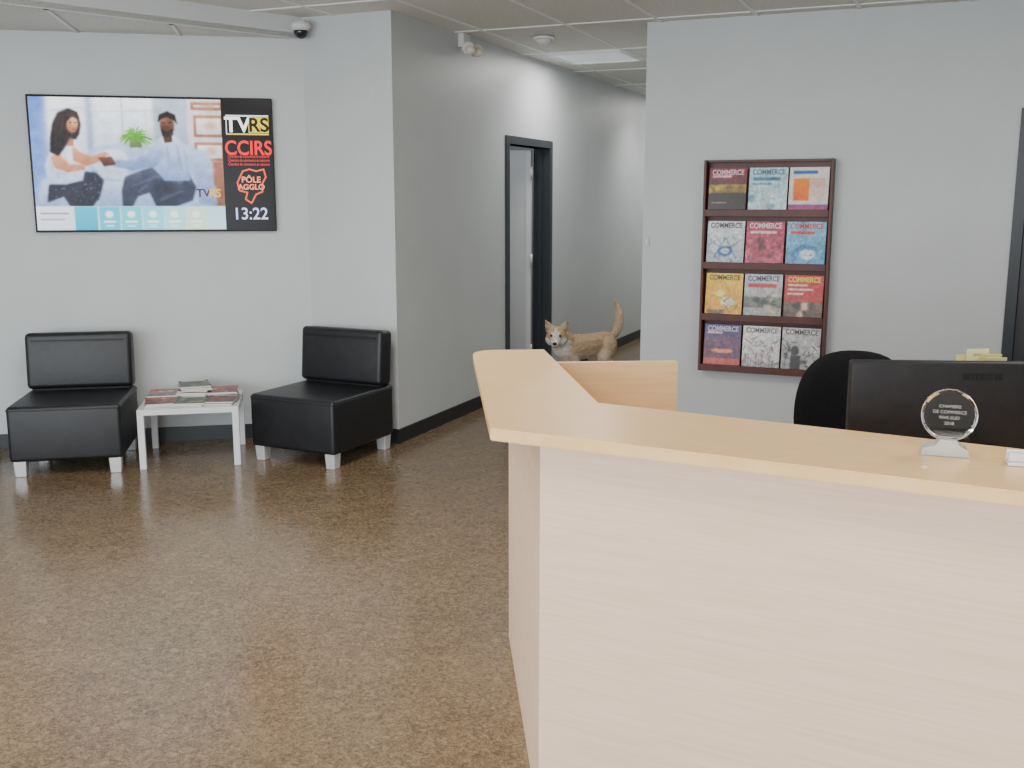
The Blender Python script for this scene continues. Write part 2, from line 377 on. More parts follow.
for (p0,p1) in (((124,186),(150,176)),((150,176),(176,182)),((130,192),(140,184)),((152,200),(176,190)),((160,180),(180,176))):
    V.line([p0,p1],1.6,(118,124,144),soft=1,alpha=.6)
V.poly([(146,180),(168,176),(172,190),(150,196)],(36,40,56),soft=2,alpha=.5)
V.poly([(146,146),(156,136),(170,135),(182,144),(187,164),(184,180),(158,180),(146,166)],(204,216,236),(140,158,194),soft=.9)
V.poly([(150,144),(160,152),(150,166),(126,170),(104,165),(104,159),(124,160),(140,154)],(184,198,224),(120,140,178),soft=.8)
for (p0,p1) in (((162,146),(164,162)),((164,162),(160,176)),((172,144),(176,170)),((128,163),(140,160)),((114,162),(122,164)),((180,150),(182,174))):
    V.line([p0,p1],1.5,(128,148,186),soft=.9,alpha=.7)
V.poly([(92,157),(106,156),(110,164),(98,166)],(110,72,56),(76,48,38),soft=.7)
V.poly([(158,132),(168,132),(168,141),(160,142)],(80,50,40),soft=.6)
V.ell(163.5,124,7.2,10.2,(130,88,68),(72,46,36),a=.1,soft=.8)
V.ell(160,120,2.6,4,(160,114,92),soft=1.2,alpha=.6)
V.poly([(154,122),(156,114),(164,110.5),(172,114),(174,124),(171,120),(164,116),(158,118)],(24,18,18),soft=.7)
V.poly([(157,128),(163,131),(170,127),(169,134),(163,137),(158,134)],(34,24,24),soft=.8,alpha=.85)
V.line([(159,122),(161.5,122)],1,(20,14,14),soft=.3); V.line([(165,122),(168,121.5)],1,(20,14,14),soft=.3)
V.noise(.016,2.2); V.noise(.022,6); V.noise(.018,18)
hz=np.exp(-((V.X-90)**2/50**2+(V.Y-108)**2/30**2))[...,None]*.18; V.im=V.im*(1-hz)+hz
V.rect(28,206,219,231,(186,220,234),(200,228,236),soft=.3)
V.rect(28,206,65,231,(230,232,240),(222,226,236),soft=.3)
V.rect(66,206.5,88,231,(40,186,206),(30,170,196),soft=.3)
for i,x0 in enumerate((90,112,134,156,178)):
    V.rect(x0,206.5,x0+20.5,231,[(90,190,212),(115,202,216),(150,212,222),(180,222,220),(206,228,206)][i],soft=.3)
    V.ell(x0+10,214,4,3.6,(236,246,248),soft=.5); V.rect(x0+4,220.5,x0+16,222.5,(240,248,250),soft=.3); V.rect(x0+6,225,x0+14,226.5,(230,242,246),soft=.3)
V.rect(32,212,60,214,(120,120,140),soft=.3,alpha=.6); V.rect(32,218,56,220,(150,150,165),soft=.3,alpha=.6)
V.grade(1.15,1.2)
a=P(28,98); b_=P(219,230)
V.build('video_picture',a[0],b_[0],a[1],b_[1],0.001,picmat('video_emission',2.0,.25),tv)
text('video_logo_a','TV',P(197,193)[0],P(197,193)[1],nl(),0.07,emi(srgb(90,30,90),1.2),tv,bold=0.002)
text('video_logo_b','RS',P(209,193)[0],P(209,193)[1],nl(),0.07,emi(srgb(250,195,20),1.5),tv,bold=0.002)
rect('sidebar',219,98,270,230,(10,9,14),0.6)
rect('logo_yellow',247,115,268,131,(250,220,10),1.6)
a=P(235.5,123.5); text('logo_tv','TV',a[0],a[1],nl(),0.13,emi(srgb(250,250,250),2.2),tv,bold=0.003)
a=P(257.5,123.5); text('logo_rs','RS',a[0],a[1],nl(),0.12,emi(srgb(20,16,20),0.8),tv,bold=0.003)
rect('logo_bar',224,113,268,114.5,(250,250,250),1.6); rect('logo_bar_low',224,131.6,268,133,(250,220,10),1.6); rect('logo_edge',223.6,113,224.6,133,(250,250,250),1.6)
RED=emi(srgb(255,40,30),1.8)
a=P(246,147); text('label_ccirs','CCIRS',a[0],a[1],nl(),0.125,RED,tv,bold=0.002,sx=0.86)
for i in range(3):
    a=P(246,155+i*4); text('label_small_%d'%i,'Chambre de commerce et industrie',a[0],a[1],nl(),0.026,RED,tv,sx=0.68)
OR=(255,90,50)
pts=[(236,176),(239,170),(246,168),(253,170),(261,168),(263,176),(259,183),(259,191),(252,194),(247,203),(241,199),(243,192),(235,190),(233,182)]
for i in range(len(pts)):
    a=Vector(pts[i]); b2=Vector(pts[(i+1)%len(pts)]); d=(b2-a).normalized(); n=Vector((-d.y,d.x))*0.8
    poly('outline_%d'%i,[tuple(a-n-d*.5),tuple(b2-n+d*.5),tuple(b2+n+d*.5),tuple(a+n-d*.5)],OR,1.8)
a=P(247.5,179); text('label_pole','P\u00d4LE',a[0],a[1],nl(),0.052,emi(srgb(255,150,110),2.0),tv,bold=0.001)
a=P(247.5,186.5); text('label_agglo','AGGLO',a[0],a[1],nl(),0.048,emi(srgb(255,150,110),2.0),tv,bold=0.001)
a=P(245.5,214.5); text('clock','13:22',a[0],a[1],nl(),0.105,emi(srgb(205,212,255),1.9),tv,bold=0.001,sx=.95)

# ---------------------------------------------------------------- lounge chairs
def lounge(name,loc,rz):
    p=empty(name,(loc[0],loc[1],0),rz)
    W=0.62; Dp=0.65
    box('seat_block',(W,Dp,0.325),(0,0,0.2525),LEATHER,p,bev=0.022,seg=5)
    r=0.004; z=0.392
    for s in (-1,1):
        box('piping_x%d'%(s+1),(W-0.02,r*2,r*2),(0,s*(Dp/2-0.001),z),LEATHER,p,bev=0.002)
        box('piping_y%d'%(s+1),(r*2,Dp-0.02,r*2),(s*(W/2-0.001),0,z),LEATHER,p,bev=0.002)
    box('back',(W,0.13,0.345),(0,Dp/2-0.07,0.595),LEATHER,p,rot=(math.radians(-5),0,0),bev=0.028,seg=5)
    box('back_seam',(W-0.08,0.012,0.005),(0,Dp/2-0.137,0.725),SEAM,p,rot=(math.radians(-5),0,0))
    box('back_joint',(W-0.05,0.09,0.05),(0,Dp/2-0.07,0.425),SEAM,p)
    for i,(sx,sy) in enumerate([(-1,-1),(1,-1),(-1,1),(1,1)]):
        box('leg_%d'%(i+1),(0.07,0.07,0.092),(sx*(W/2-0.05),sy*(Dp/2-0.05),0.046),SILVER,p,bev=0.004,seg=2,taper=0.85)
    return p
lounge('lounge_chair',(-4.853+.043,4.637-.045),RZ)
lounge('lounge_chair',(-3.548,5.355),math.radians(-3))

# ---------------------------------------------------------------- coffee table
CTX,CTY=-4.288+.025,5.041-.047
ct=empty('coffee_table',(CTX,CTY,0),RZ)
TW=0.58
WHT=noisy('table_white',(0.66,0.68,0.72),(0.72,0.74,0.78),scale=5,rough=0.3)
box('top_frame',(TW,TW,0.035),(0,0,0.3425),WHT,ct,bev=0.003,seg=2)
box('top_inset',(TW-0.07,TW-0.07,0.004),(0,0,0.361),mat('glass_grey',(0.45,0.47,0.50),0.12),ct)
for i,(sx,sy) in enumerate([(-1,-1),(1,-1),(-1,1),(1,1)]):
    box('leg_%d'%(i+1),(0.038,0.038,0.327),(sx*(TW/2-0.019),sy*(TW/2-0.019),0.1635),WHT,ct,bev=0.002,seg=2)
PAPER=mat('paper_edge',(0.7,0.69,0.66),0.7)
def artpic(bg,bg2,shapes,noise=.06,w=60,h=75):
    """abstract photographic cover in unit coordinates (y down)"""
    p=Pic(w,h,bg,0,0,1,1.22)
    p.rect(-.1,-.1,1.1,1.4,bg,bg2,soft=0.0)
    for sh in shapes:
        k=sh[0]
        if k=='r': p.rect(*sh[1:5],*sh[5:7] if len(sh)>6 else (sh[5],),soft=.012)
        elif k=='e': p.ell(*sh[1:5],*sh[5:7] if len(sh)>6 else (sh[5],),soft=.015)
        elif k=='l': p.line(sh[1],sh[2],sh[3],soft=.008)
        elif k=='city':
            for i in range(14):
                x=i/14; hh=random.uniform(*sh[2]); p.rect(x,sh[1]-hh,x+.06,sh[1],sh[3],soft=.006,alpha=.85)
        elif k=='scrib':
            for i in range(sh[1]):
                x,y=random.uniform(sh[2],sh[4]),random.uniform(sh[3],sh[5])
                p.line([(x,y),(x+random.uniform(-.2,.2),y+random.uniform(-.15,.15))],random.uniform(.008,.03),sh[6],soft=.006,alpha=.7)
        elif k=='blob':
            for i in range(sh[1]):
                cc=sh[6+random.randrange(len(sh)-6)]
                p.ell(random.uniform(sh[2],sh[4]),random.uniform(sh[3],sh[5]),random.uniform(.03,.12),random.uniform(.03,.12),cc,soft=.02,alpha=.8)
    p.noise(noise,.05); p.noise(noise*.6,.2)
    p.grade(1.2,1.2)
    return p
mp=empty('magazine_pile',(CTX,CTY,0.363),RZ)
def flatmag(par,name,x,y,z,rz,art,w=0.18,h=0.235):
    pe=empty(name,(x,y,z),rz); pe.parent=par
    box('pages',(w,h,0.008),(0,0,0.004),PAPER,pe)
    o=art.build('cover',-w/2,w/2,h/2,-h/2,-0.0085,PRINT,pe); o.rotation_euler=(-math.pi/2,0,0)
    return pe
A_=lambda *a,**k: artpic(*a,w=36,h=44,**k)
def ta(kind):
    if kind==0: return A_((180,170,170),(120,110,110),[('blob',10,.1,.3,.9,1.1,(200,60,50),(60,60,70),(230,220,210)),('r',0,0,1,.25,(190,40,50))])
    if kind==1: return A_((120,50,50),(50,30,34),[('blob',12,.1,.3,.9,1.1,(210,140,100),(40,40,50),(180,60,60)),('r',.1,.05,.9,.2,(235,230,225))])
    if kind==2: return A_((44,56,50),(80,90,76),[('blob',14,.05,.2,.95,1.1,(24,34,28),(130,150,110),(180,160,130)),('r',.1,.04,.9,.16,(220,220,210))])
    if kind==3: return A_((190,180,166),(140,126,110),[('blob',9,.1,.3,.9,1.1,(120,80,60),(70,100,150),(230,220,200)),('r',.0,.0,1,.22,(40,80,130))])
    return A_((170,96,66),(110,56,44),[('blob',12,.1,.2,.9,1.1,(225,205,190),(50,30,30),(200,90,60)),('r',0,.0,1,.16,(150,40,40))])
for j,(x,y,rz,ks) in enumerate([(-.175,-.11,.12,[0,4]),(-.18,.10,-.15,[1,4,0]),(.0,.12,.1,[2,3,2,4,2,3,1,2]),(.0,-.13,-.12,[3,2]),(.175,.10,.18,[1,4,1,4]),(.175,-.13,-.15,[4,1])]):
    z=0.0
    for li,k in enumerate(ks):
        flatmag(mp,'magazine_%d_%d'%(j,li),x+random.uniform(-.012,.012)*min(li,1),y+random.uniform(-.012,.012)*min(li,1),z+0.0002*j,rz+random.uniform(-.2,.2)*min(li,1),ta(k)); z+=0.0095

# ---------------------------------------------------------------- magazine rack
RX0,RX1,RZ0,RZ1=-1.505,-0.70,0.456,1.827
rk=empty('magazine_rack',((RX0+RX1)/2,SY,RZ0))
RW=RX1-RX0; RH=RZ1-RZ0; pitch=(RH-0.02)/4
box('back_panel',(RW,0.012,RH),(0,-0.006,RH/2),MAHOG,rk)
for s in (-1,1): box('side_%d'%(s+1),(0.016,0.10,RH),(s*(RW/2-0.008),-0.05,RH/2),MAHOG,rk,bev=0.002,seg=2)
box('top_rail',(RW-0.03,0.06,0.014),(0,-0.04,RH-0.007),MAHOG,rk)
for i in range(4):
    z=i*pitch
    box('ledge_%d'%i,(RW-0.032,0.09,0.014),(0,-0.05,z+0.007),MAHOG,rk)
    box('lip_%d'%i,(RW-0.032,0.012,0.045),(0,-0.096,z+0.0225),MAHOG,rk,bev=0.002,seg=2)
ms=empty('rack_magazines',((RX0+RX1)/2,SY,RZ0))
G=lambda v:(v,v,v)
covers=[[ # bottom
 (artpic((60,60,126),(190,80,60),[('city',.95,(.1,.5),(80,50,100)),('r',0,.93,1,1.22,(196,86,60),(140,60,70)),('e',.5,.72,.3,.06,(235,160,120)),('r',.08,.2,.5,.26,(230,210,220))]),(215,200,220)),
 (artpic(G(226),G(205),[('scrib',45,.05,.35,.95,1.1,G(110)),('city',1.15,(.1,.45),G(150)),('scrib',20,.2,.5,.9,1.1,(120,60,60))]),(90,90,95)),
 (artpic(G(200),G(160),[('blob',9,.1,.5,.9,1.2,G(30),G(50),G(230)),('scrib',45,.1,.4,.9,1.1,G(25)),('e',.35,.62,.1,.14,G(50)),('r',.25,.75,.5,1.22,G(30))]),(60,60,60))],
 [(artpic((240,206,40),(214,162,10),[('e',.62,.78,.2,.14,(238,236,220)),('scrib',14,.4,.7,.85,1.1,(90,80,40)),('e',.4,.55,.12,.09,(250,240,170)),('r',.06,1.0,.5,1.1,(120,100,30))]),(60,50,20)),
 (artpic((206,212,218),(166,170,164),[('r',0,.6,1,.9,(140,146,140),(105,105,98)),('blob',9,.1,.65,.9,1.0,(70,70,70),(200,190,170)),('r',.1,.26,.85,.36,(190,50,50))]),(50,60,110)),
 (artpic((204,46,42),(150,66,60),[('r',0,.72,1,1.22,(130,110,100),(80,60,56)),('blob',8,.2,.75,.9,1.1,(220,200,180),(50,40,40)),('r',.08,.25,.6,.3,(245,230,225)),('r',.08,.36,.75,.41,(245,230,225)),('r',.08,.47,.5,.52,(245,230,225))]),(250,225,60))],
 [(artpic((226,230,234),(190,200,208),[('l',[(.2,1.0),(.5,.45),(.8,1.0)],.02,(90,120,150)),('e',.5,.8,.2,.14,(60,110,160)),('l',[(.1,.5),(.5,.8),(.9,.5)],.02,(140,90,110)),('e',.5,.8,.12,.08,(200,215,225)),('scrib',14,.1,.4,.9,1.1,(90,130,170))]),(60,60,76)),
 (artpic((176,70,104),(190,100,124),[('blob',10,.05,.5,.95,1.2,(130,50,84),(200,120,134),(100,40,74)),('r',.1,.26,.8,.33,(240,220,225))],noise=.08),(238,215,222)),
 (artpic((160,202,222),(104,162,200),[('e',.5,.85,.34,.24,(80,140,190),(140,184,215)),('e',.55,.85,.2,.14,(215,230,238)),('scrib',16,.2,.5,.9,1.1,(50,100,150)),('r',.1,.26,.7,.33,(210,60,60))]),(200,60,60))],
 [(artpic((140,34,64),(20,18,20),[('r',0,.44,1,.66,(190,170,50),(130,110,20)),('r',0,.66,1,1.22,(18,16,18)),('blob',8,.0,.48,1,.6,(220,200,110),(120,100,40)),('r',.1,.2,.6,.26,(230,190,200)),('r',.1,.9,.5,.95,(150,140,140))]),(235,200,210)),
 (artpic((190,218,230),(214,228,232),[('blob',12,.05,.4,.95,1.15,(170,200,214),(226,236,240),(140,176,196)),('r',.1,.26,.8,.34,(80,130,160)),('r',.1,.4,.6,.45,(110,150,170))]),(70,110,140)),
 (artpic((238,236,234),(228,226,226),[('r',.12,.3,.52,.86,(240,155,30),(228,124,20)),('r',.52,.3,.92,.86,(226,190,180),(236,220,214)),('r',0,.96,1,1.22,(150,90,150),(210,100,110)),('r',.1,.1,.7,.18,(60,110,170))],noise=.03),None)]]
mw=0.240; mh=0.293
for r in range(4):
    for c in range(3):
        art,tc=covers[r][c]
        pe=empty('magazine_%d_%d'%(r,c),((c-1)*0.254+random.uniform(-.003,.003),-0.075,r*pitch+0.016)); pe.parent=ms; pe.rotation_euler=(math.radians(-7),0,0)
        box('pages',(mw,0.008,mh),(0,0,mh/2),PAPER,pe)
        art.build('cover',-mw/2,mw/2,mh,0,-0.0045,PRINT,pe)
        if tc:
            tm=mat('inkt_%d_%d_%d'%tc,srgb(*tc),0.4)
            text('title','COMMERCE',0,mh*0.9,-0.0049,0.046,tm,pe,bold=0.0012,sx=0.82)

# ---------------------------------------------------------------- reception desk
dk=empty('reception_desk',(0,0,0))
e=Vector((-0.454,0.891)); m_=Vector((0.891,0.454))
def Q(s,u): return e*s+m_*u
K=Vector((-0.886,2.268)); sl=0.0953
fdir=Vector((1,-sl)).normalized(); fin=Vector((sl,1)).normalized()
KE=K+Vector((2.1,-2.1*sl))
prism('front_panel',[K,KE,KE+fin*0.025,K+fin*0.025],0,1.02,MAPLEF,dk)
s0=e.dot(K)
prism('side_panel',[Q(s0,.24),Q(3.555,.24),Q(3.555,.265),Q(s0+0.015,.265)],0,1.02,MAPLEF,dk)
prism('end_panel',[Q(3.53,.265),Q(3.555,.265),Q(3.555,.835),Q(3.53,.835)],0,1.018,MAPLE,dk,bev=0.002)
prism('right_panel',[KE,KE+fin*0.8,KE+fin*0.8+fdir*0.025,KE+fdir*0.025],0,0.75,MAPLEF,dk)
A=Vector((-0.969,2.157)); AR=Vector((1.25,2.157-sl*2.219))
BR=Vector((1.25,2.55-0.13*2.08)); B=Vector((-0.83,2.55))
I2=Q(3.64,0.375); rad=0.09
arc=[]
cc=Q(3.64-rad,0.115+rad)
for i in range(13):
    t=math.pi/2*i/12
    arc.append(cc+e*(math.cos(t)*rad)-m_*(math.sin(t)*rad))
outline=[A,AR,BR,B,I2]+arc
prism('counter_top',outline,1.02,1.05,MAPLET,dk,bev=0.003)
WS=[K+fin*0.026+fdir*0.05,KE+fin*0.026,KE+fin*1.15,K+fin*1.05+fdir*1.0, K+fin*0.95+fdir*0.45,Q(3.52,.835),Q(3.52,.27)]
prism('work_surface',WS,0.72,0.748,MAPLE,dk)
pap=box('paper_tray',(0.22,0.30,0.05),(0,0,0),WHITE,None,bev=0.004); pap.name='paper_tray'
pp=Q(3.15,0.50); pap.location=(pp.x,pp.y,0.774); pap.rotation_euler=(0,0,math.radians(27))

# monitor (seen from behind)
mo=empty('computer_monitor',(0.03,2.965,0.749),math.radians(19))
box('screen_shell',(0.55,0.035,0.325),(0,0,0.243),BLACKP,mo,bev=0.008,seg=3)
box('rear_hump',(0.26,0.02,0.10),(0,-0.022,0.13),BLACKP,mo,bev=0.009,seg=3)
dsp=flat('display',[(-.25,.095),(.25,.095),(.25,.395),(-.25,.395)],0.0180,emi((0.2,0.25,0.3),0.3),mo); dsp.data.flip_normals()
VENT=mat('vent_dark',(0.002,0.002,0.002),0.8)
for i in range(9): box('vent_%d'%i,(0.007,0.004,0.018),(0.02+i*0.012,-0.018,0.366),VENT,mo)
box('neck',(0.07,0.03,0.2),(0,-0.045,0.11),BLACKP,mo,bev=0.006)
cyl('foot',0.11,0.014,(0,-0.02,0.007),BLACKP,mo,bev=0.003)
fo=empty('file_organizer',(0.105,3.24,0.749),math.radians(-66))
MESHB=mat('organizer_black',(0.02,0.02,0.02),0.5)
box('bottom',(0.11,0.09,0.006),(0,0,0.003),MESHB,fo)
for s in (-1,1): box('wall_%d'%(s+1),(0.004,0.09,0.25),(s*0.055,0,0.125),MESHB,fo)
box('front',(0.11,0.004,0.2),(0,-0.043,0.1),MESHB,fo)
for i in range(6):
    c=[(0.66,0.62,0.25),(0.75,0.72,0.40),(0.40,0.42,0.16),(0.80,0.76,0.5),(0.62,0.55,0.2),(0.55,0.58,0.3)][i]
    box('folder_%d'%i,(0.003,0.07-0.006*(i%3),0.37+0.014*((i*2)%3)),(-0.040+i*0.016,0.004*((i*2)%3-1),0.198+0.004*(i%2)),mat('folder_%d'%i,c,0.6),fo,rot=(math.radians(4-3*(i%3)),math.radians(-6+i*3),0))

# award
aw=empty('glass_award',(0.016,2.30,1.051),math.radians(3))
GL=mat('award_glass',(0.97,0.99,0.99),0.02,trans=1.0,ior=1.5)
GB=mat('award_glass_frost',(0.80,0.82,0.81),0.25,trans=0.6,ior=1.45)
cyl('disc',0.055,0.020,(0.004,0,0.084),GL,aw,rot=(math.pi/2,0,0),seg=64,bev=0.005)
pb=bmesh.new(); 
prof=[(-0.048,0),(0.048,0),(0.042,0.016),(0.030,0.021),(0.02,0.034),(-0.012,0.034),(-0.02,0.021),(-0.042,0.016)]
vs=[pb.verts.new((p[0],-0.022,p[1])) for p in prof]; f=pb.faces.new(vs); r=bmesh.ops.extrude_face_region(pb,geom=[f])
for v in r['geom']:
    if isinstance(v,bmesh.types.BMVert): v.co.y=0.022
bmesh.ops.recalc_face_normals(pb,faces=pb.faces)
finish('base',pb,GB,aw)
ET=mat('etching',(0.34,0.35,0.35),0.8)
for i,t in enumerate(['CHAMBRE','DE COMMERCE','RIVE-SUD','2018']):
    text('etched_text_%d'%i,t,0.004,0.104-i*0.012,-0.0104,0.0095,ET,aw)
ch=empty('card_holder',(0.178,2.27,1.051),math.radians(5))
box('base',(0.09,0.04,0.006),(0,0,0.003),WHITE,ch); box('back',(0.09,0.004,0.022),(0,0.012,0.016),WHITE,ch); box('cards',(0.085,0.012,0.016),(0,0.0,0.0145),PAPER,ch)

# ---------------------------------------------------------------- office chair
oc=empty('office_chair',(-0.275,3.98,0),math.radians(12))
bm=bmesh.new()
nx,nz=16,24
W2,H2=0.225,0.265
front=[];back=[]
for side in (0,1):
    g=[]
    for j in range(nz+1):
        row=[]
        v=math.sin(-math.pi/2+math.pi*j/nz)*0.999
        n=2.6 if v>0 else 4.0
        w=(1-abs(v)**n)**(1/n)*(1-0.10*max(0,-v))
        for i in range(nx+1):
            u=-1+2*i/nx
            th=0.034*math.sqrt(max(0.0,1-abs(u)**4))*math.sqrt(max(0.0,1-abs(v)**5))+0.001
            x=u*w*W2
            y=0.20-1.0*(x*x)+(-th if side==0 else th)
            row.append(bm.verts.new((x,y,0.735+v*H2)))
        g.append(row)
    (front if side==0 else back).extend(g)
for g,fl in ((front,0),(back,1)):
    for j in range(nz):
        for i in range(nx):
            q=[g[j][i],g[j][i+1],g[j+1][i+1],g[j+1][i]]
            bm.faces.new(q if not fl else q[::-1])
for j in range(nz):
    bm.faces.new([front[j][0],front[j+1][0],back[j+1][0],back[j][0]]); bm.faces.new([front[j][nx],back[j][nx],back[j+1][nx],front[j+1][nx]])
for i in range(nx):
    bm.faces.new([front[0][i],back[0][i],back[0][i+1],front[0][i+1]]); bm.faces.new([front[nz][i],front[nz][i+1],back[nz][i+1],back[nz][i]])
bmesh.ops.remove_doubles(bm,verts=bm.verts,dist=0.0008)
bmesh.ops.recalc_face_normals(bm,faces=bm.faces)
finish('backrest',bm,FABRIC,oc,smooth=True)
box('seat',(0.49,0.47,0.08),(0,-0.05,0.47),FABRIC,oc,bev=0.035,seg=4)
box('back_bar',(0.06,0.02,0.36),(0,0.25,0.56),BLACKP,oc,bev=0.006); box('under_bar',(0.06,0.3,0.02),(0,0.11,0.42),BLACKP,oc)
cyl('gas_lift',0.028,0.34,(0,-0.02,0.26),BLACKP,oc)
for i in range(5):
    a=i*2*math.pi/5
    box('star_leg_%d'%i,(0.28,0.045,0.03),(math.cos(a)*0.14,-0.02+math.sin(a)*0.14,0.085),BLACKP,oc,rot=(0,0,a),bev=0.006)
    cyl('caster_%d'%i,0.03,0.04,(math.cos(a)*0.27,-0.02+math.sin(a)*0.27,0.03),BLACKP,oc,rot=(math.pi/2,0,a))
for s in (-1,1):
    box('arm_post_%d'%(s+1),(0.03,0.04,0.2),(s*0.26,0.0,0.55),BLACKP,oc,bev=0.005); box('arm_pad_%d'%(s+1),(0.07,0.25,0.03),(s*0.26,-0.02,0.66),BLACKP,oc,bev=0.01)
    box('arm_link_%d'%(s+1),(0.08,0.04,0.03),(s*0.235,0.0,0.445),BLACKP,oc)

# ---------------------------------------------------------------- dog
dog=empty('dog',(-2.85,8.30,0),math.radians(-123))
bm=bmesh.new()
def ball(c,r,sc=(1,1,1),M=None):
    rr=bmesh.ops.create_icosphere(bm,subdivisions=2,radius=1)
    for v in rr['verts']:
        p=Vector((v.co.x*r*sc[0],v.co.y*r*sc[1],v.co.z*r*sc[2]))
        if M: p=M@p
        v.co=p+Vector(c)
def chain(pts,n=8):
    for (c0,r0),(c1,r1) in zip(pts[:-1],pts[1:]):
        for i in range(n+1):
            t=i/n; ball(Vector(c0).lerp(Vector(c1),t),r0+(r1-r0)*t)
chain([((-.25,0,.355),.095),((-.13,0,.35),.095),((0,0,.335),.110),((.12,0,.33),.122),((.20,0,.345),.11)])
ball((-.24,0,.33),.108,(1,.95,1.05)); ball((.14,0,.31),.108,(1.1,.85,1.15))
HC=Vector((.325,.05,.455))
chain([((.19,0,.37),.105),((.26,.02,.42),.09),(tuple(HC-Vector((0.01,0.01,0.01))),.078)])
for s in (-1,1):
    chain([((.17,s*.065,.32),.058),((.14,s*.072,.235),.042),((.165,s*.072,.13),.027),((.175,s*.072,.03),.025)])
    ball((.20,s*.072,.022),.028,(1.3,.9,.75))
    chain([((-.22,s*.055,.33),.088),((-.16,s*.075,.235),.056),((-.275,s*.075,.135),.029),((-.255,s*.075,.03),.024)])
    ball((-.225,s*.075,.021),.028,(1.35,.9,.72))
chain([((-.32,0,.40),.035),((-.365,.0,.44),.040),((-.39,.0,.51),.044),((-.395,-.0,.59),.038),((-.38,-.01,.66),.026),((-.35,-.015,.715),.011)],6)
HYAW=math.radians(49); HS=1.14
Hm=(Matrix.Rotation(HYAW,3,'Z')@Matrix.Rotation(math.radians(6),3,'Y'))*HS
def hb(c,r,sc=(1,1,1)): ball(HC+Hm@Vector(c),r,sc,Hm)
hb((0,0,0.005),.078,(1.0,.96,.9)); hb((.02,.035,-.022),.046); hb((.02,-.035,-.022),.046)
hb((.04,0,.0),.055,(1,1,.85))
for i in range(9):
    t=i/8; hb((.055+.085*t,0,-.022-.006*t),.040-.013*t,(1,.95,.85))
hb((.03,0,-.05),.043,(1.2,.8,.6))
for s in (-1,1):
    for i in range(12):
        t=i/11; hb((-.012-.012*t,s*(.046+.036*t),.050+.062*t),.032*(1-t)+.007,(.45,1,1))
me=bpy.data.meshes.new('dog_raw'); bm.to_mesh(me); bm.free()
raw=bpy.data.objects.new('dog_raw',me); COL.objects.link(raw)
md=raw.modifiers.new('r','REMESH'); md.mode='VOXEL'; md.voxel_size=0.0055; md.use_smooth_shade=True
sm=raw.modifiers.new('s','SMOOTH'); sm.factor=0.6; sm.iterations=4
tx=bpy.data.textures.new('fur_relief','CLOUDS'); tx.noise_scale=0.022; tx.noise_depth=3
dp=raw.modifiers.new('d','DISPLACE'); dp.texture=tx; dp.strength=0.011; dp.mid_level=0.5; dp.texture_coords='LOCAL'
dg=bpy.context.evaluated_depsgraph_get(); dg.update()
bme=bpy.data.meshes.new_from_object(raw.evaluated_get(dg)); bpy.data.objects.remove(raw)
ca=bme.color_attributes.new('fur','FLOAT_COLOR','POINT')
tan=Vector((.45,.315,.20)); lt=Vector((.58,.47,.35)); wh=Vector((.70,.65,.58)); dk_=Vector((.27,.18,.12))
Hi=Hm.inverted()
def mixv(a,b,t): t=max(0,min(1,t)); return a.lerp(b,t)
for v in bme.vertices:
    p=v.co; c=tan.copy()
    c=mixv(c,dk_,(p.z-0.415)/0.05*0.35 if p.x<0.2 and p.x>-.33 else 0)
    c=mixv(c,lt,(0.33-p.z)/0.06)
    if p.z<0.12: c=mixv(c,wh,(0.12-p.z)/0.04)
    if p.x>0.19 and p.z<0.42: c=mixv(c,wh,(p.x-0.19)/0.05*0.9)
    if p.x<-.33: c=mixv(c,lt,(-p.x-.35)/.05)
    q=Hi@(p-HC)
    if q.x>-0.05 and q.length<0.2 and p.x>0.2:
        if q.x>0.0 and q.z<0.0: c=mixv(c,wh,min((q.x)/0.03,(0.0-q.z)/0.012+.2))
        if q.x>0.055 and abs(q.y)<0.035: c=mixv(c,wh,0.6)
        if abs(q.y)<0.012 and q.x>0.03: c=mixv(c,wh,0.5)
        if abs(q.y)>0.05 and q.z>0.045: c=mixv(c,dk_,0.6)
        if q.z>0.055 and q.x>-0.012 and 0.05<abs(q.y)<.085: c=mixv(c,Vector((.46,.34,.29)),0.8)
    ca.data[v.index].color=(*c,1)
fur=mat('dog_fur',(.5,.3,.15),0.9,spec=0.2); nt=fur.node_tree
at=nt.nodes.new('ShaderNodeAttribute'); at.attribute_name='fur'
nz_=nt.nodes.new('ShaderNodeTexNoise'); nz_.inputs['Scale'].default_value=70; nz_.inputs['Detail'].default_value=5
mx=nt.nodes.new('ShaderNodeMixRGB'); mx.blend_type='OVERLAY'; mx.inputs[0].default_value=0.45
tcn=nt.nodes.new('ShaderNodeTexCoord'); mpn=nt.nodes.new('ShaderNodeMapping'); mpn.inputs['Scale'].default_value=(0.4,1,1)
nt.links.new(tcn.outputs['Object'],mpn.inputs['Vector']); nt.links.new(mpn.outputs[0],nz_.inputs['Vector'])
nt.links.new(at.outputs['Color'],mx.inputs[1]); nt.links.new(nz_.outputs['Fac'],mx.inputs[2]); nt.links.new(mx.outputs[0],nt.nodes['Principled BSDF'].inputs['Base Color'])
bpn=nt.nodes.new('ShaderNodeBump'); bpn.inputs['Strength'].default_value=0.5; bpn.inputs['Distance'].default_value=0.008
nt.links.new(nz_.outputs['Fac'],bpn.inputs['Height']); nt.links.new(bpn.outputs[0],nt.nodes['Principled BSDF'].inputs['Normal'])
bme.materials.clear(); bme.materials.append(fur)
body=bpy.data.objects.new('body',bme); COL.objects.link(body); body.parent=dog
for p in bme.polygons: p.use_smooth=True
DK=mat('dog_nose_black',(0.01,0.01,0.01),0.25)
def hp(c): return tuple(HC+Hm@Vector(c))
for s in (-1,1):
    sph('eye_%d'%(s+1),.0125,hp((.071,s*.030,.018)),DK,dog,seg=16)
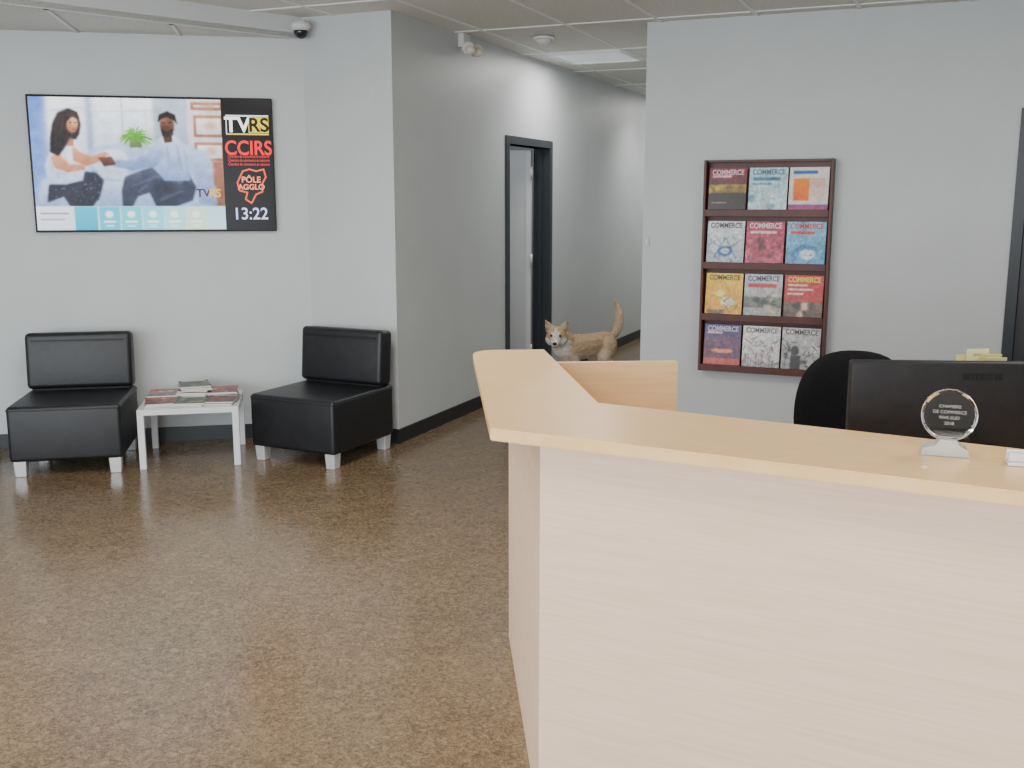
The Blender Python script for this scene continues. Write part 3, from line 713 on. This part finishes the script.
sph('nose',.017,hp((.168,0,-.018)),DK,dog,scale=(.8,1.1,.85),rot=(0,0,HYAW),seg=16)
sph('mouth',.015,hp((.148,0,-.045)),mat('dog_mouth',(.08,.03,.03),.5),dog,scale=(1.2,1.3,.35),rot=(0,0,HYAW),seg=16)

# ---------------------------------------------------------------- lights
w=bpy.data.worlds.new('World'); S.world=w; w.use_nodes=True
bg=w.node_tree.nodes['Background']; bg.inputs[0].default_value=(0.84,0.92,1.0,1); bg.inputs[1].default_value=1.4
def area(name,loc,rot,sx,sy,pw,col):
    l=bpy.data.lights.new(name,'AREA'); l.shape='RECTANGLE'; l.size=sx; l.size_y=sy; l.energy=pw; l.color=col
    o=bpy.data.objects.new(name,l); COL.objects.link(o); o.location=loc; o.rotation_euler=rot; return o
area('daylight_front',(-1.7,-2.9,1.45),(math.radians(90),0,0),7.2,2.0,350,(0.90,0.955,1.0))
for i,(x,y,pw) in enumerate([(-2.44,3.2,62),(-2.44,0.6,42),(0.9,3.6,40),(0.9,0.4,45)]):  # unseen lobby panels; the far right one is added to brighten the hall wall
    tr=empty('ceiling_light_panel.%03d'%(i+1),(x,y,CH))
    box('diffuser',(0.57,1.18,0.006),(0,0,-0.009),LP,tr)
    for s in (-1,1):
        box('rim_x%d'%s,(0.60,0.02,0.02),(0,s*0.6,-0.012),TBAR,tr); box('rim_y%d'%s,(0.02,1.2,0.02),(s*0.293,0,-0.012),TBAR,tr)
    area('lamp_panel_%d'%i,(x,y,CH-0.03),(0,0,0),0.55,1.1,pw,(1.0,0.94,0.85))
area('lamp_hall',(-2.745,8.205,CH-0.03),(0,0,0),0.5,0.5,20,(1,0.97,0.92))
area('lamp_hall_far',(-2.6,12.2,CH-0.03),(0,0,0),0.5,0.5,26,(1,0.97,0.92))
area('lamp_sideroom',(-4.4,7.6,CH-0.05),(0,0,0),0.8,0.8,14,(0.95,0.97,1))  # added light without a fixture, brightens the side room behind the door
def spot(name,loc,tgt,pw,ang,col,r=0.04):
    l=bpy.data.lights.new(name,'SPOT'); l.energy=pw; l.spot_size=math.radians(ang); l.spot_blend=1.0; l.color=col; l.shadow_soft_size=r
    o=bpy.data.objects.new(name,l); COL.objects.link(o); o.location=loc
    o.rotation_euler=(Vector(tgt)-Vector(loc)).to_track_quat('-Z','Y').to_euler(); return o
spot('lamp_downlight_hall',(-2.55,10.9,CH-0.03),(-3.25,10.9,1.0),70,120,(1,0.97,0.92),0.2)
# ---------------------------------------------------------------- camera
cd=bpy.data.cameras.new('camera'); cam=bpy.data.objects.new('camera',cd); COL.objects.link(cam)
cam.location=(0,0,1.58); cam.rotation_euler=(math.radians(90-10.18),0,math.radians(22.95))
cd.sensor_width=36; cd.lens=36.21; cd.clip_start=0.05
S.camera=cam
